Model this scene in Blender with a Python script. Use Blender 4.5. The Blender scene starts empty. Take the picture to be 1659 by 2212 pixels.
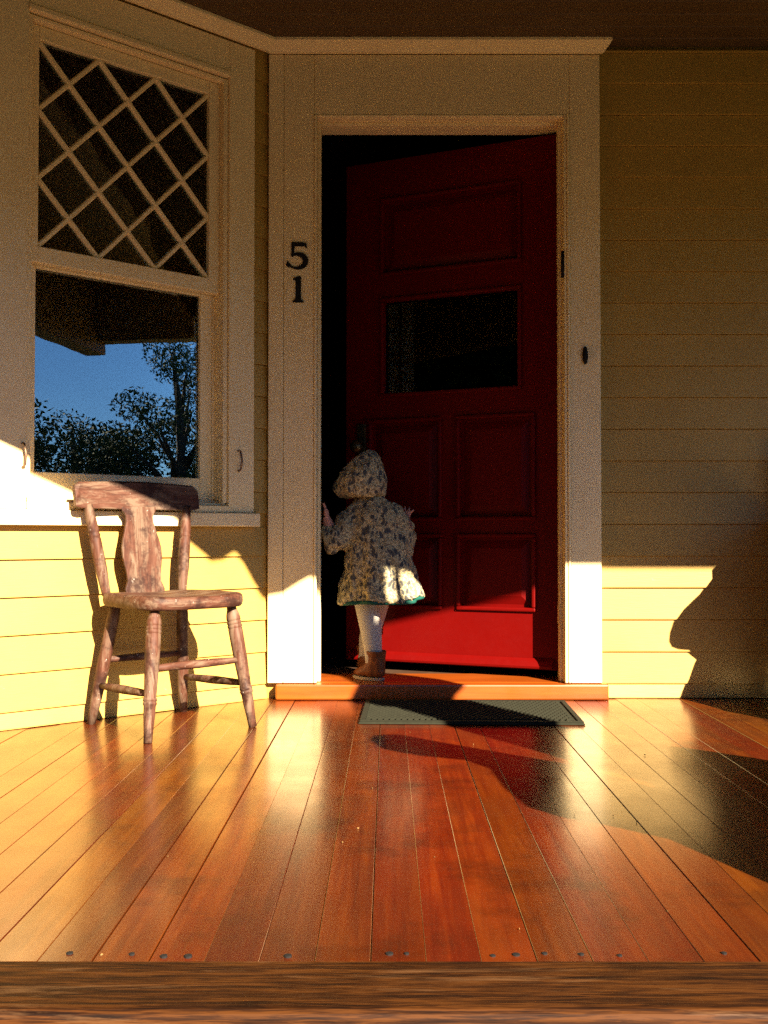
import bpy, bmesh, math, random
from mathutils import Vector, Matrix, noise
random.seed(51)
R = math.radians
sc = bpy.context.scene
col = sc.collection

# ------------------------------------------------------------------ camera, sky, sun, exposure
cam_d = bpy.data.cameras.new('camera')
cam = bpy.data.objects.new('camera', cam_d); col.objects.link(cam)
cam_d.sensor_fit = 'HORIZONTAL'; cam_d.sensor_width = 36.0
cam_d.lens = 36.0 * 2170 / 1659
cam_d.shift_x = -7.5 / 1659; cam_d.shift_y = 7 / 1659
cam_d.clip_start = 0.05; cam_d.clip_end = 1200
cam.location = (0, 0, .62); cam.rotation_euler = (R(91.2), 0, 0)
sc.camera = cam

SUN_AZ, SUN_EL = R(31.2), R(28.4)           # azimuth: the light comes from behind the camera's right shoulder
to_sun = Vector((math.sin(SUN_AZ) * math.cos(SUN_EL), -math.cos(SUN_AZ) * math.cos(SUN_EL), math.sin(SUN_EL)))
world = bpy.data.worlds.new('World'); sc.world = world; world.use_nodes = True
wn = world.node_tree.nodes; wl = world.node_tree.links
sky = wn.new('ShaderNodeTexSky'); sky.sky_type = 'NISHITA'; sky.sun_disc = False
sky.sun_elevation = SUN_EL; sky.sun_rotation = math.atan2(to_sun.x, to_sun.y)
sky.air_density = .8; sky.dust_density = 0.0; sky.ozone_density = 10.0
wl.new(sky.outputs[0], wn['Background'].inputs[0]); wn['Background'].inputs[1].default_value = .05
sun_d = bpy.data.lights.new('sun', 'SUN'); sun_d.energy = 5.0; sun_d.angle = R(.5); sun_d.color = (1, .82, .64)
sun = bpy.data.objects.new('sun', sun_d); col.objects.link(sun)
sun.location = (6, -10, 8); sun.rotation_euler = to_sun.to_track_quat('Z', 'Y').to_euler()
vs = sc.view_settings
vs.view_transform = 'Standard'; vs.look = 'None'; vs.gamma = 1; vs.use_curve_mapping = False
vs.exposure = 2.45
sc.render.film_transparent = False
sc.cycles.max_bounces = 10; sc.cycles.diffuse_bounces = 6; sc.cycles.glossy_bounces = 5
sc.cycles.transparent_max_bounces = 12; sc.cycles.sample_clamp_indirect = 18; sc.cycles.blur_glossy = 1.2; sc.cycles.use_adaptive_sampling = False
sc.cycles.use_denoising = False      # the remaining sampling noise stands in for the film grain

# ------------------------------------------------------------------ material helpers
class NT:
    def __init__(s, name):
        s.m = bpy.data.materials.new(name); s.m.use_nodes = True
        s.n = s.m.node_tree.nodes; s.l = s.m.node_tree.links; s.b = s.n['Principled BSDF']
    def new(s, t, **kw):
        n = s.n.new(t)
        for k, v in kw.items():
            if k.startswith('i_'):
                n.inputs[int(k[2:])].default_value = v
            else: setattr(n, k, v)
        return n
    def link(s, a, b): s.l.new(a, b)
    def coords(s, scale=(1, 1, 1), rand=0.0, src='Object'):
        tc = s.new('ShaderNodeTexCoord'); mp = s.new('ShaderNodeMapping')
        mp.inputs['Scale'].default_value = scale
        s.link(tc.outputs[src], mp.inputs[0])
        if rand:
            oi = s.new('ShaderNodeObjectInfo'); mu = s.new('ShaderNodeMath', operation='MULTIPLY'); mu.inputs[1].default_value = rand
            s.link(oi.outputs['Random'], mu.inputs[0]); cb = s.new('ShaderNodeCombineXYZ')
            s.link(mu.outputs[0], cb.inputs[0]); s.link(mu.outputs[0], cb.inputs[1]); s.link(mu.outputs[0], cb.inputs[2])
            s.link(cb.outputs[0], mp.inputs['Location'])
        return mp.outputs[0]
    def noise(s, vec, scale, detail=4, rough=.55, dist=0):
        n = s.new('ShaderNodeTexNoise'); n.inputs['Scale'].default_value = scale; n.inputs['Detail'].default_value = detail
        n.inputs['Roughness'].default_value = rough; n.inputs['Distortion'].default_value = dist
        s.link(vec, n.inputs['Vector']); return n.outputs[0]
    def ramp(s, fac, stops):
        r = s.new('ShaderNodeValToRGB'); e = r.color_ramp.elements
        while len(e) < len(stops): e.new(.5)
        for el, (p, c) in zip(e, stops):
            el.position = p; el.color = (c, c, c, 1) if not hasattr(c, '__len__') else (*c, 1)
        s.link(fac, r.inputs[0]); return r.outputs[0]
    def mix(s, fac, a, b, mode='MIX'):
        m = s.new('ShaderNodeMix', data_type='RGBA', blend_type=mode)
        for inp, v in ((m.inputs[0], fac), (m.inputs[6], a), (m.inputs[7], b)):
            if hasattr(v, 'is_output'): s.link(v, inp)
            elif hasattr(v, '__len__'): inp.default_value = (*v, 1)
            else: inp.default_value = v
        return m.outputs[2]
    def math(s, op, a, b=0.0):
        m = s.new('ShaderNodeMath', operation=op)
        for inp, v in ((m.inputs[0], a), (m.inputs[1], b)):
            if hasattr(v, 'is_output'): s.link(v, inp)
            else: inp.default_value = v
        return m.outputs[0]
    def bump(s, h, strength=.2, dist=.01):
        b = s.new('ShaderNodeBump'); b.inputs['Strength'].default_value = strength; b.inputs['Distance'].default_value = dist
        s.link(h, b.inputs['Height']); s.link(b.outputs[0], s.b.inputs['Normal']); return b
    def set(s, **kw):
        for k, v in kw.items():
            k = k.replace('_', ' ')
            inp = s.b.inputs[k]
            if hasattr(v, 'is_output'): s.link(v, inp)
            elif hasattr(v, '__len__'): inp.default_value = (*v, 1)
            else: inp.default_value = v

M = {}
def mat_paint(name, c1, c2, rough=.5, dirt=.25, dirtcol=(.25, .19, .1), scale=3.0, brush=(6, 6, 6), chips=None):
    t = NT(name); v = t.coords(rand=7.0); a = t.noise(v, scale, 6, .6)
    base = t.mix(t.ramp(a, [(.3, 0.), (.7, 1.)]), c1, c2)
    vb = t.coords(brush); g = t.noise(vb, 9, 5, .7)
    d = t.ramp(t.noise(v, 7, 8, .7), [(.52, 0.), (.75, 1.)])
    base = t.mix(t.math('MULTIPLY', d, dirt), base, dirtcol)
    if chips:
        cm = t.ramp(t.noise(v, 38, 6, .75), [(.665, 0.), (.70, 1.)]); base = t.mix(cm, base, chips)
    t.set(Base_Color=base, Roughness=t.ramp(g, [(.2, rough - .08), (.8, rough + .1)]))
    t.b.inputs['Specular IOR Level'].default_value = .35
    t.bump(g, .12, .004); M[name] = t.m; return t
mat_paint('trim_white', (.84, .69, .37), (.79, .635, .32), .45, .18, (.42, .30, .13), 2.5, (3, 3, 14))
mat_paint('siding_yellow', (.44, .285, .060), (.39, .25, .048), .5, .22, (.27, .15, .03), 2.0, (2, 2, 30), chips=(.36, .24, .1))
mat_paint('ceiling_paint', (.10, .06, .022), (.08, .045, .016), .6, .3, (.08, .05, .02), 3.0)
mat_paint('door_red', (.108, .0015, .0008), (.096, .0012, .0008), .42, .12, (.10, .005, .005), 4.0, (4, 4, 4))
M['door_red'].node_tree.nodes['Principled BSDF'].inputs['Specular IOR Level'].default_value = .12
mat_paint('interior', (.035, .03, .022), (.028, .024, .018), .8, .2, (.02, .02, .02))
mat_paint('column_paint', (.12, .08, .04), (.10, .066, .032), .5, .2)
mat_paint('settle_brown', (.06, .03, .014), (.045, .022, .011), .55, .2)
mat_paint('roof_dark', (.05, .045, .04), (.07, .06, .05), .8, .2)

def wood(name, cols, rand, gs, rough, coat=0., coat_r=.1, worn=None, bumpd=.0015, bs=.25, axis='y', tone=(.62, 1.25), st=.06):
    t = NT(name)
    sc1 = {'y': (1, .05, 1), 'x': (st, 1, 1), 'z': (1, 1, .06)}[axis]
    v = t.coords(sc1, rand); vr = t.coords((1, 1, 1), rand)
    g = t.noise(v, gs, 8, .62, .6); g2 = t.noise(v, gs * .28, 4, .5, 1.2)
    f = t.math('ADD', t.math('MULTIPLY', g, .55), t.math('MULTIPLY', g2, .45))
    base = t.ramp(f, cols)
    oi = t.new('ShaderNodeObjectInfo')
    k = t.new('ShaderNodeMapRange'); k.inputs[3].default_value = tone[0]; k.inputs[4].default_value = tone[1]
    t.link(oi.outputs['Random'], k.inputs[0])
    cb = t.new('ShaderNodeCombineXYZ')
    for i in range(3): t.link(k.outputs[0], cb.inputs[i])
    base = t.mix(1.0, base, cb.outputs[0], 'MULTIPLY')
    rr = t.ramp(t.noise(vr, 5, 6, .65), [(.3, rough), (.75, rough + .16)])
    if worn:
        wm = t.ramp(t.noise(t.coords(worn[1]), worn[2], 7, .68, .4), worn[3]); base = t.mix(wm, base, worn[0])
        rr = t.mix(wm, rr, (.42, .42, .42))
    t.set(Base_Color=base, Roughness=rr, Coat_Weight=coat, Coat_Roughness=coat_r)
    t.bump(f, bs, bumpd); M[name] = t.m; return t
FL = [(.28, (.045, .0062, .0010)), (.44, (.080, .0125, .0010)), (.56, (.108, .0200, .0013)), (.75, (.145, .0330, .0020))]
tw = wood('floor_wood', FL, 31.0, 60, .22, .5, .18, worn=((.034, .0125, .0032), (1, .35, 1), 2.6, [(.47, 0.), (.70, .8)]), bs=.3, bumpd=.0012, tone=(.66, 1.3))
# broad stains, per-board hue and thin pale scratches over the varnish
src = tw.b.inputs['Base Color'].links[0].from_socket
oi = tw.new('ShaderNodeObjectInfo'); hs = tw.new('ShaderNodeHueSaturation'); mr = tw.new('ShaderNodeMapRange'); mr.inputs[3].default_value = .488; mr.inputs[4].default_value = .512
frc = tw.math('FRACT', tw.math('MULTIPLY', oi.outputs['Random'], 7.31)); tw.link(frc, mr.inputs[0]); tw.link(mr.outputs[0], hs.inputs['Hue']); tw.link(src, hs.inputs['Color'])
wc = tw.new('ShaderNodeNewGeometry').outputs['Position']
st = tw.ramp(tw.noise(wc, 3.1, 8, .7), [(.50, 0.), (.68, .75)]); bc = tw.mix(st, hs.outputs[0], (.022, .0052, .0013))
mp = tw.new('ShaderNodeMapping'); mp.inputs['Scale'].default_value = (9, 55, 1); mp.inputs['Rotation'].default_value = (0, 0, .5); tw.link(wc, mp.inputs[0])
sr = tw.ramp(tw.noise(mp.outputs[0], 3.0, 3, .5), [(.735, 0.), (.76, .55)]); bc = tw.mix(sr, bc, (.16, .075, .03))
tw.set(Base_Color=bc); tw.b.inputs['Specular IOR Level'].default_value = .32
wood('nosing_wood', [(.40, (.008, .0026, .0006)), (.5, (.028, .0088, .0014)), (.58, (.065, .022, .0036))], 5.0, 320, .55, .0, .2, bs=.5, bumpd=.002, st=.05,
     worn=((.10, .05, .02), (.3, 3, 3), 9.0, [(.56, 0.), (.68, .85)]), axis='x')
M['nosing_wood'].node_tree.nodes['Principled BSDF'].inputs['Specular IOR Level'].default_value = .1
wood('threshold_wood', [(.3, (.17, .030, .001)), (.5, (.25, .052, .0018)), (.7, (.30, .072, .004))], 5.0, 40, .33, .25, .2, axis='x', tone=(.9, 1.1))
wood('trunk_bark', [(.3, (.03, .022, .015)), (.7, (.09, .065, .045))], 5.0, 20, .9, axis='z')

def chair_paint(name, axis):
    t = NT(name)
    s1 = {'x': (.15, 1, 1), 'z': (1, 1, .12)}[axis]
    v = t.coords(s1, 11.0); vr = t.coords((1, 1, 1), 9.0)
    g = t.noise(v, 75, 9, .7, .5)
    base = t.ramp(g, [(.3, (.028, .009, .005)), (.46, (.062, .022, .011)), (.60, (.092, .038, .022)), (.8, (.15, .085, .06))])
    wm = t.ramp(t.noise(v, 30, 9, .75, .6), [(.47, 0.), (.58, .85)]); base = t.mix(wm, base, (.145, .10, .064))
    dk = t.ramp(t.noise(vr, 11, 8, .75), [(.50, 0.), (.62, .9)]); base = t.mix(dk, base, (.022, .008, .005))
    ch = t.ramp(t.noise(vr, 55, 5, .7), [(.66, 0.), (.69, 1.)]); base = t.mix(ch, base, (.32, .30, .25))
    t.set(Base_Color=base, Roughness=.6); t.b.inputs['Specular IOR Level'].default_value = .2
    t.bump(g, .3, .002); M[name] = t.m
chair_paint('chair_paint_x', 'x'); chair_paint('chair_paint_z', 'z')

def simple(name, c, rough=.6, metal=0., var=.25, scale=20, bump=.1, bd=.003):
    t = NT(name); v = t.coords(rand=5.0); n = t.noise(v, scale, 5, .6)
    lo = tuple(x * (1 - var) for x in c); hi = tuple(min(1, x * (1 + var)) for x in c)
    t.set(Base_Color=t.mix(n, lo, hi), Roughness=rough, Metallic=metal)
    if bump: t.bump(n, bump, bd)
    if not metal: t.b.inputs['Specular IOR Level'].default_value = .15
    M[name] = t.m; return t
simple('black_iron', (.012, .011, .010), .7, 0)
simple('brass_dark', (.10, .07, .03), .4, .8)
simple('rust_metal', (.20, .13, .08), .5, .6)
simple('mat_rubber', (.016, .017, .0095), .9, 0, .4, 60)
simple('skin', (.55, .26, .17), .5, 0, .08, 30, .03)
simple('hair', (.16, .09, .04), .6)
simple('tights', (.42, .39, .32), .75, 0, .06, 300, .25, .001)
simple('boot_leather', (.15, .05, .016), .45, 0, .4, 26, .25, .003)
simple('boot_sole', (.36, .29, .19), .7)
simple('teal_lining', (.008, .07, .05), .6, 0, .2)
simple('sheet_dark', (.02, .022, .022), .9, 0, .2)
simple('debris', (.20, .12, .04), .7, 0, .5, 40, 0)
simple('concrete', (.16, .145, .12), .85, 0, .2, 12)
simple('grey_step', (.14, .135, .12), .7, 0, .15, 9)
t = simple('lawn', (.045, .05, .014), .95, 0, .55, 2.2, .4, .03)
def leafmat(name, c):
    t = NT(name); v = t.coords(); n = t.noise(v, 1.6, 3); oi = t.new('ShaderNodeObjectInfo')
    base = t.mix(n, tuple(x * .5 for x in c), tuple(x * 1.5 for x in c))
    t.set(Base_Color=base, Roughness=.7); t.b.inputs['Specular IOR Level'].default_value = .05; M[name] = t.m
leafmat('leaf_dark', (.035, .06, .022)); leafmat('leaf_mid', (.06, .08, .025)); leafmat('needle', (.025, .045, .022)); leafmat('leaf_olive', (.08, .085, .03))

def glass(name, tint, ior):
    t = NT(name); n = t.n; n.remove(t.b)
    tr = t.new('ShaderNodeBsdfTransparent'); tr.inputs[0].default_value = (*tint, 1)
    gl = t.new('ShaderNodeBsdfGlossy'); gl.inputs['Roughness'].default_value = .0; gl.inputs[0].default_value = (1, 1, 1, 1)
    fr = t.new('ShaderNodeFresnel'); fr.inputs[0].default_value = ior
    v = t.coords(rand=3.0); nz = t.noise(v, 4.5, 2, .4)
    bp = t.new('ShaderNodeBump'); bp.inputs['Strength'].default_value = .012; bp.inputs['Distance'].default_value = .03
    t.link(nz, bp.inputs['Height']); t.link(bp.outputs[0], gl.inputs['Normal'])
    mx = t.new('ShaderNodeMixShader'); t.link(fr.outputs[0], mx.inputs[0]); t.link(tr.outputs[0], mx.inputs[1]); t.link(gl.outputs[0], mx.inputs[2])
    t.link(mx.outputs[0], n['Material Output'].inputs[0]); M[name] = t.m
glass('window_glass', (.80, .88, .84), 1.95)
glass('door_glass', (.5, .55, .52), 1.4)

# coat: cream cotton printed with dark paisley drops and fine sprigs
t = NT('paisley'); v = t.coords()
ds = t.new('ShaderNodeTexNoise'); ds.inputs['Scale'].default_value = 18; ds.inputs['Detail'].default_value = 3
t.link(v, ds.inputs['Vector'])
dv = t.mix(.045, v, ds.outputs[1], 'ADD')
def drops(scale, thr, squash, off):
    mp = t.new('ShaderNodeMapping'); mp.inputs['Scale'].default_value = squash; mp.inputs['Location'].default_value = off
    mp.inputs['Rotation'].default_value = (.2, .5, .3)
    t.link(dv, mp.inputs[0]); vo = t.new('ShaderNodeTexVoronoi'); vo.inputs['Scale'].default_value = scale; vo.inputs['Randomness'].default_value = .9
    t.link(mp.outputs[0], vo.inputs['Vector'])
    return t.ramp(vo.outputs['Distance'], [(thr - .03, 1.), (thr + .03, 0.)]), t.ramp(vo.outputs['Distance'], [(thr + .04, 0.), (thr + .07, 1.), (thr + .12, 0.)])
d1, r1 = drops(33, .35, (1.5, 1.2, .8), (0, 0, 0)); d2, r2 = drops(62, .30, (1, 1, 1), (3, 1, 2))
fine = t.ramp(t.noise(dv, 150, 4, .6), [(.44, 0.), (.56, 1.)])
base = t.mix(t.math('MULTIPLY', fine, .8), (.56, .47, .25), (.12, .105, .06))
base = t.mix(t.math('MULTIPLY', r1, .6), base, (.16, .15, .13))
base = t.mix(t.math('MULTIPLY', d2, .8), base, (.10, .10, .09)); base = t.mix(t.math('MULTIPLY', d1, .92), base, (.05, .055, .06))
t.set(Base_Color=base, Roughness=.85); t.b.inputs['Specular IOR Level'].default_value = .1
t.bump(t.noise(v, 420, 2), .15, .001); M['paisley'] = t.m

# ------------------------------------------------------------------ mesh helpers
class MB:
    def __init__(s): s.v = []; s.f = []; s.sm = False
    def add(s, vs, fs):
        o = len(s.v); s.v += [tuple(p) for p in vs]; s.f += [tuple(i + o for i in f) for f in fs]; return s
    def box(s, x0, x1, y0, y1, z0, z1, fn=None):
        P = [(x0, y0, z0), (x1, y0, z0), (x1, y1, z0), (x0, y1, z0), (x0, y0, z1), (x1, y0, z1), (x1, y1, z1), (x0, y1, z1)]
        if fn: P = [fn(*p) for p in P]
        return s.add(P, [(0, 3, 2, 1), (4, 5, 6, 7), (0, 1, 5, 4), (1, 2, 6, 5), (2, 3, 7, 6), (3, 0, 4, 7)])
    def prism(s, poly, axis, a, b, fn=None):      # extrude a 2-D outline along an axis
        n = len(poly); mk = {'x': lambda u, w, k: (k, u, w), 'y': lambda u, w, k: (u, k, w), 'z': lambda u, w, k: (u, w, k)}[axis]
        P = [mk(u, w, a) for u, w in poly] + [mk(u, w, b) for u, w in poly]
        if fn: P = [fn(*p) for p in P]
        return s.add(P, [tuple(range(n)), tuple(range(2 * n - 1, n - 1, -1))] + [(i, i + n, (i + 1) % n + n, (i + 1) % n) for i in range(n)])
    def loft(s, rings, cap=True):
        n = len(rings[0]); o = len(s.v)
        for r in rings: s.v += [tuple(p) for p in r]
        for k in range(len(rings) - 1):
            for i in range(n):
                j = (i + 1) % n; s.f.append((o + k * n + i, o + k * n + j, o + (k + 1) * n + j, o + (k + 1) * n + i))
        if cap:
            s.f.append(tuple(o + i for i in range(n - 1, -1, -1))); s.f.append(tuple(o + (len(rings) - 1) * n + i for i in range(n)))
        return s
    def tube(s, pts, rad, n=10, cap=True, sq=1.0):
        pts = [Vector(p) for p in pts]; rings = []
        if not hasattr(rad, '__len__'): rad = [rad] * len(pts)
        up = None
        for i, p in enumerate(pts):
            d = (pts[min(i + 1, len(pts) - 1)] - pts[max(i - 1, 0)]).normalized()
            if up is None: up = Vector((0, 0, 1)) if abs(d.z) < .9 else Vector((1, 0, 0))
            u = d.cross(up).normalized(); w = u.cross(d).normalized(); up = w
            rings.append([p + (u * math.cos(2 * math.pi * k / n) + w * math.sin(2 * math.pi * k / n) * sq) * rad[i] for k in range(n)])
        return s.loft(rings, cap)
    def ball(s, c, r, n=12, m=8):
        if not hasattr(r, '__len__'): r = (r, r, r)
        rings = []
        for j in range(1, m):
            a = math.pi * j / m
            rings.append([(c[0] + r[0] * math.sin(a) * math.cos(2 * math.pi * k / n), c[1] + r[1] * math.sin(a) * math.sin(2 * math.pi * k / n), c[2] - r[2] * math.cos(a)) for k in range(n)])
        return s.loft(rings)
    def build(s, name, mat, parent=None, smooth=False, bevel=0, seg=2):
        me = bpy.data.meshes.new(name); me.from_pydata(s.v, [], s.f)
        bm = bmesh.new(); bm.from_mesh(me); bmesh.ops.recalc_face_normals(bm, faces=bm.faces); bm.to_mesh(me); bm.free()
        me.materials.append(M[mat]); o = bpy.data.objects.new(name, me); col.objects.link(o)
        if smooth: me.polygons.foreach_set('use_smooth', [True] * len(me.polygons))
        if parent: put(o, parent)
        if bevel:
            b = o.modifiers.new('bevel', 'BEVEL'); b.width = bevel; b.segments = seg; b.limit_method = 'ANGLE'; b.angle_limit = R(40)
        return o
ROOTLOC = {}
def put(o, parent):
    o.parent = parent
    L = ROOTLOC.get(parent.name)
    if L is not None: o.matrix_parent_inverse = Matrix.Translation(-Vector(L))
def empty(name, loc):
    o = bpy.data.objects.new(name, None); col.objects.link(o); o.location = loc; o.empty_display_size = .2; ROOTLOC[o.name] = loc; return o
def tag(o, label, cat=None, group=None, kind=None):
    if label: o['label'] = label
    if cat: o['category'] = cat
    if group: o['group'] = group
    if kind: o['kind'] = kind
    return o
def clip(poly, a, b, c):                        # keep a*x + b*y <= c
    out = []
    for i in range(len(poly)):
        p, q = poly[i], poly[(i + 1) % len(poly)]; dp = a * p[0] + b * p[1] - c; dq = a * q[0] + b * q[1] - c
        if dp <= 0: out.append(p)
        if (dp < 0 < dq) or (dq < 0 < dp):
            k = dp / (dp - dq); out.append((p[0] + (q[0] - p[0]) * k, p[1] + (q[1] - p[1]) * k))
    return out

# bay wall frame: t runs left along the wall from the inner corner, w is the distance in front of the sheathing
TH = R(40); CX, CY = -.462, 3.87
def B(t, w, z): return (CX - t * math.cos(TH) + w * math.sin(TH), CY - t * math.sin(TH) - w * math.cos(TH), z)

# ------------------------------------------------------------------ ground and porch floor
tag(MB().add([(-300, -300, -.78), (300, -300, -.78), (300, 300, -.78), (-300, 300, -.78)], [(0, 1, 2, 3)]).build('lawn', 'lawn'), 'mown lawn around the house', 'lawn', kind='structure')
tag(MB().box(-.9, .9, -14, .36, -.9, -.772).build('path', 'concrete', bevel=.01), 'concrete garden path leading to the porch steps', 'path', kind='structure')

floor = MB().box(-4.2, 3.02, 1.36, 3.86, -.16, -.028).build('porch_floor', 'settle_brown')
tag(floor, 'glossy orange varnished plank floor of the porch', 'porch floor', kind='structure')
BW = .0812
k0, k1 = -50, 37
x_first = -.025
# one shared board mesh with tiny chamfers, moved to each place
def board_mesh(w, y0, y1, th, ch):
    pr = [(-w / 2 + .0006, -th), (w / 2 - .0006, -th), (w / 2 - .0006, -ch), (w / 2 - ch - .0006, 0), (-w / 2 + ch + .0006, 0), (-w / 2 + .0006, -ch)]
    mb = MB(); mb.prism(pr, 'y', y0, y1); return mb
fb = None
for k in range(k0, k1):
    xc = x_first + (k + .5) * BW
    if fb is None:
        fb = board_mesh(BW, 1.478, 3.862, .024, .0008).build('floor_board', 'floor_wood', floor); o = fb
    else:
        o = fb.copy(); col.objects.link(o); o.parent = floor
    o.location = (xc, random.uniform(-.0015, .0015), random.uniform(-.0012, .0004)); o.rotation_euler = (0, random.uniform(-.004, .004), random.uniform(-.0004, .0004)); o.scale = (random.choice((1.014, 1.01, 1.004, .998, .985)), 1, 1)
nail = None
for k in range(-24, 24):
    if random.random() < .3: continue
    for dx in ((0,) if random.random() < .8 else (-.016, .018)):
        x = x_first + (k + .5) * BW + dx + random.uniform(-.012, .012)
        if nail is None:
            r = [[(q * math.cos(2 * math.pi * i / 10), q * math.sin(2 * math.pi * i / 10), z) for i in range(10)] for q, z in ((.0055, -.002), (.0052, .0012), (.002, .0018))]
            nail = MB().loft(r).build('nail_head', 'black_iron', floor); o = nail
        else:
            o = nail.copy(); col.objects.link(o); o.parent = floor
        s = random.choice((.7, .8, 1, 1.1)); o.scale = (s, s, 1); o.location = (x, 1.502 + random.uniform(-.006, .006), .0006)
# nosing along the porch edge, rounded front
pr = [(1.476, 0.001), (1.476, -.03), (1.345, -.03)] + [(1.338 - .016 * math.sin(a), -.014 - .016 * math.cos(a)) for a in [math.pi * i / 8 for i in range(9)]]
pr = [(1.476, .001), (1.476, -.034), (1.338, -.034)] + [(1.338 - .017 * math.sin(math.pi * i / 8), -.0165 - .0175 * math.cos(math.pi * i / 8)) for i in range(1, 8)] + [(1.338, .001)]
MB().prism(pr, 'x', -4.2, 3.02).build('edge_nosing', 'nosing_wood', floor, bevel=.0)
MB().box(-4.2, 3.02, 1.355, 1.375, -.78, -.036).build('riser', 'grey_step', floor)
for i in range(3):
    zt = -.20 - .19 * i; y1 = 1.353 - .29 * i
    MB().box(-1.2, 1.2, y1 - .31, y1, zt - .035, zt).build('step_tread', 'grey_step', floor, bevel=.008)
    MB().box(-1.2, 1.2, y1 - .285, y1 - .265, -.78, zt - .037).build('step_riser', 'grey_step', floor)

# ------------------------------------------------------------------ house
HL = (0, 3.87, 0)
house = empty('house', HL)
tag(house, 'yellow clapboard house with white trim around its open door and lattice window', 'house')
YS = 3.87
OL, OR_, OT = -.271, .677, 2.234             # clear door opening
w = MB(); w.box(-.46, OL - .03, YS, YS + .14, -.1, 2.9).box(OR_ + .03, 5.5, YS, YS + .14, -.1, 2.9).box(OL - .03, OR_ + .03, YS, YS + .14, OT + .03, 2.9)
w.build('front_wall', 'siding_yellow', house)
WT0, WT1, WZ0, WZ1 = .196, .935, .735, 2.335   # window opening on the bay wall
w = MB()
for a in ((-.1, WT0, -.1, 2.9), (WT1, 2.1, -.1, 2.9), (WT0, WT1, -.1, WZ0), (WT0, WT1, WZ1, 2.9)):
    w.box(a[0], a[1], -.14, 0, a[2], a[3], B)
w.build('bay_wall', 'siding_yellow', house)
ex, ey, _ = B(2.1, 0, 0)
w = MB(); w.box(-4.4, ex, ey, ey + .14, -.1, 2.9); w.build('bay_front_wall', 'siding_yellow', house)
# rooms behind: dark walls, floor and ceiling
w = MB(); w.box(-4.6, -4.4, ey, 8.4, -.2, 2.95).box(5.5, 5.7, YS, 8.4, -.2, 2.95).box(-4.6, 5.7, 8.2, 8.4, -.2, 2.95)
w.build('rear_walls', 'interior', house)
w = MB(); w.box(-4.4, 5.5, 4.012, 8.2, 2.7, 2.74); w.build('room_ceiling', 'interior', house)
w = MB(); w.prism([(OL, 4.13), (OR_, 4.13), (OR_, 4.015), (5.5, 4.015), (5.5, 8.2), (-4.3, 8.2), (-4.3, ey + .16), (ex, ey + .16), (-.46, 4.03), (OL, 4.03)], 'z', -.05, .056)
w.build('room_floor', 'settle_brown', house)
# siding boards
EXP = .122; Z0 = .056
def sid_prof(zb, zt): return [(0.001, zb), (.0155, zb), (.0155, zb + .004), (.005, zt + .0), (0.001, zt)]
def sboard(x0, x1, zb, zt, fn):
    mb = MB(); p = sid_prof(zb, zt); n = len(p)
    j = random.uniform(-.0007, .0007)
    P = [fn(x0, q[0], q[1] + j) for q in p] + [fn(x1, q[0], q[1] - j) for q in p]
    mb.add(P, [tuple(range(n)), tuple(range(2 * n - 1, n - 1, -1))] + [(i, i + n, (i + 1) % n + n, (i + 1) % n) for i in range(n)])
    return mb.build('siding_board', 'siding_yellow', house)
front = lambda x, w, z: (x, YS - w, z)
bay = lambda t, w, z: B(t, w, z)
k = 0
while Z0 + k * EXP < 2.5:
    zb, zt = Z0 + k * EXP + .0018, min(Z0 + (k + 1) * EXP, 2.515)
    sboard(.8185, 5.5, zb, zt, front)
    if zt < .66: sboard(.012, 2.1, zb, zt, bay)
    else:
        if zb < .66: sboard(.012, 2.1, zb, .655, bay)
        if zt > .71:
            z_ = max(zb, .708); sboard(.012, .0775, z_, zt, bay); sboard(1.052, 2.1, z_, zt, bay)
    k += 1
sboard(.845, 5.5, .002, Z0, front); sboard(.012, 2.1, .002, Z0, bay)

sn = None
for k in range(0, 7):
    for (xx, fn) in ((.838, front), (1.98, front), (.03, bay)):
        if random.random() < .25: continue
        zz = Z0 + k * EXP + .018 + random.uniform(-.004, .006); p = Vector(fn(xx + random.uniform(-.004, .006), .0143, zz))
        if sn is None:
            sn = MB().ball((0, 0, 0), (.0028, .0022, .0028), 8, 5).build('nail_head', 'rust_metal', house); o = sn
        else:
            o = sn.copy(); col.objects.link(o)
        o.matrix_parent_inverse = Matrix.Translation(-Vector(HL)); o.parent = house; o.location = p
# ---- porch ceiling, beam, column, roof
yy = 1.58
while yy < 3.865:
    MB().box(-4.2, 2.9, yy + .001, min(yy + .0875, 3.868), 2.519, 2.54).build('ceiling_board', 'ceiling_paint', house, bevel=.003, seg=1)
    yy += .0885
w = MB(); w.box(-4.6, 3.3, .95, 3.95, 2.95, 3.05); w.build('porch_roof', 'roof_dark', house)
w = MB(); w.box(-4.6, 5.7, 3.951, 8.4, 2.95, 3.05); w.prism([(3.3, 3.05), (8.4, 3.05), (5.85, 4.9)], 'x', -4.6, 5.7); w.build('roof', 'roof_dark', house)
w = MB(); w.box(-4.3, 3.2, 1.0, 1.418, 2.55, 2.6); w.box(-4.3, 3.2, .95, 1.0, 2.52, 2.945); w.build('eave', 'column_paint', house)
ZB = 2.035
w = MB(); w.box(-4.2, 3.04, 1.42, 1.575, ZB, 2.94); w.build('porch_beam', 'column_paint', house, bevel=.004)
MB().box(-4.2, -4.06, 1.576, ey, 2.2, 2.94).build('end_beam', 'column_paint', house)
MB().box(2.9, 3.04, 1.576, 3.86, 2.12, 2.94).build('end_beam', 'column_paint', house)
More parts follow.
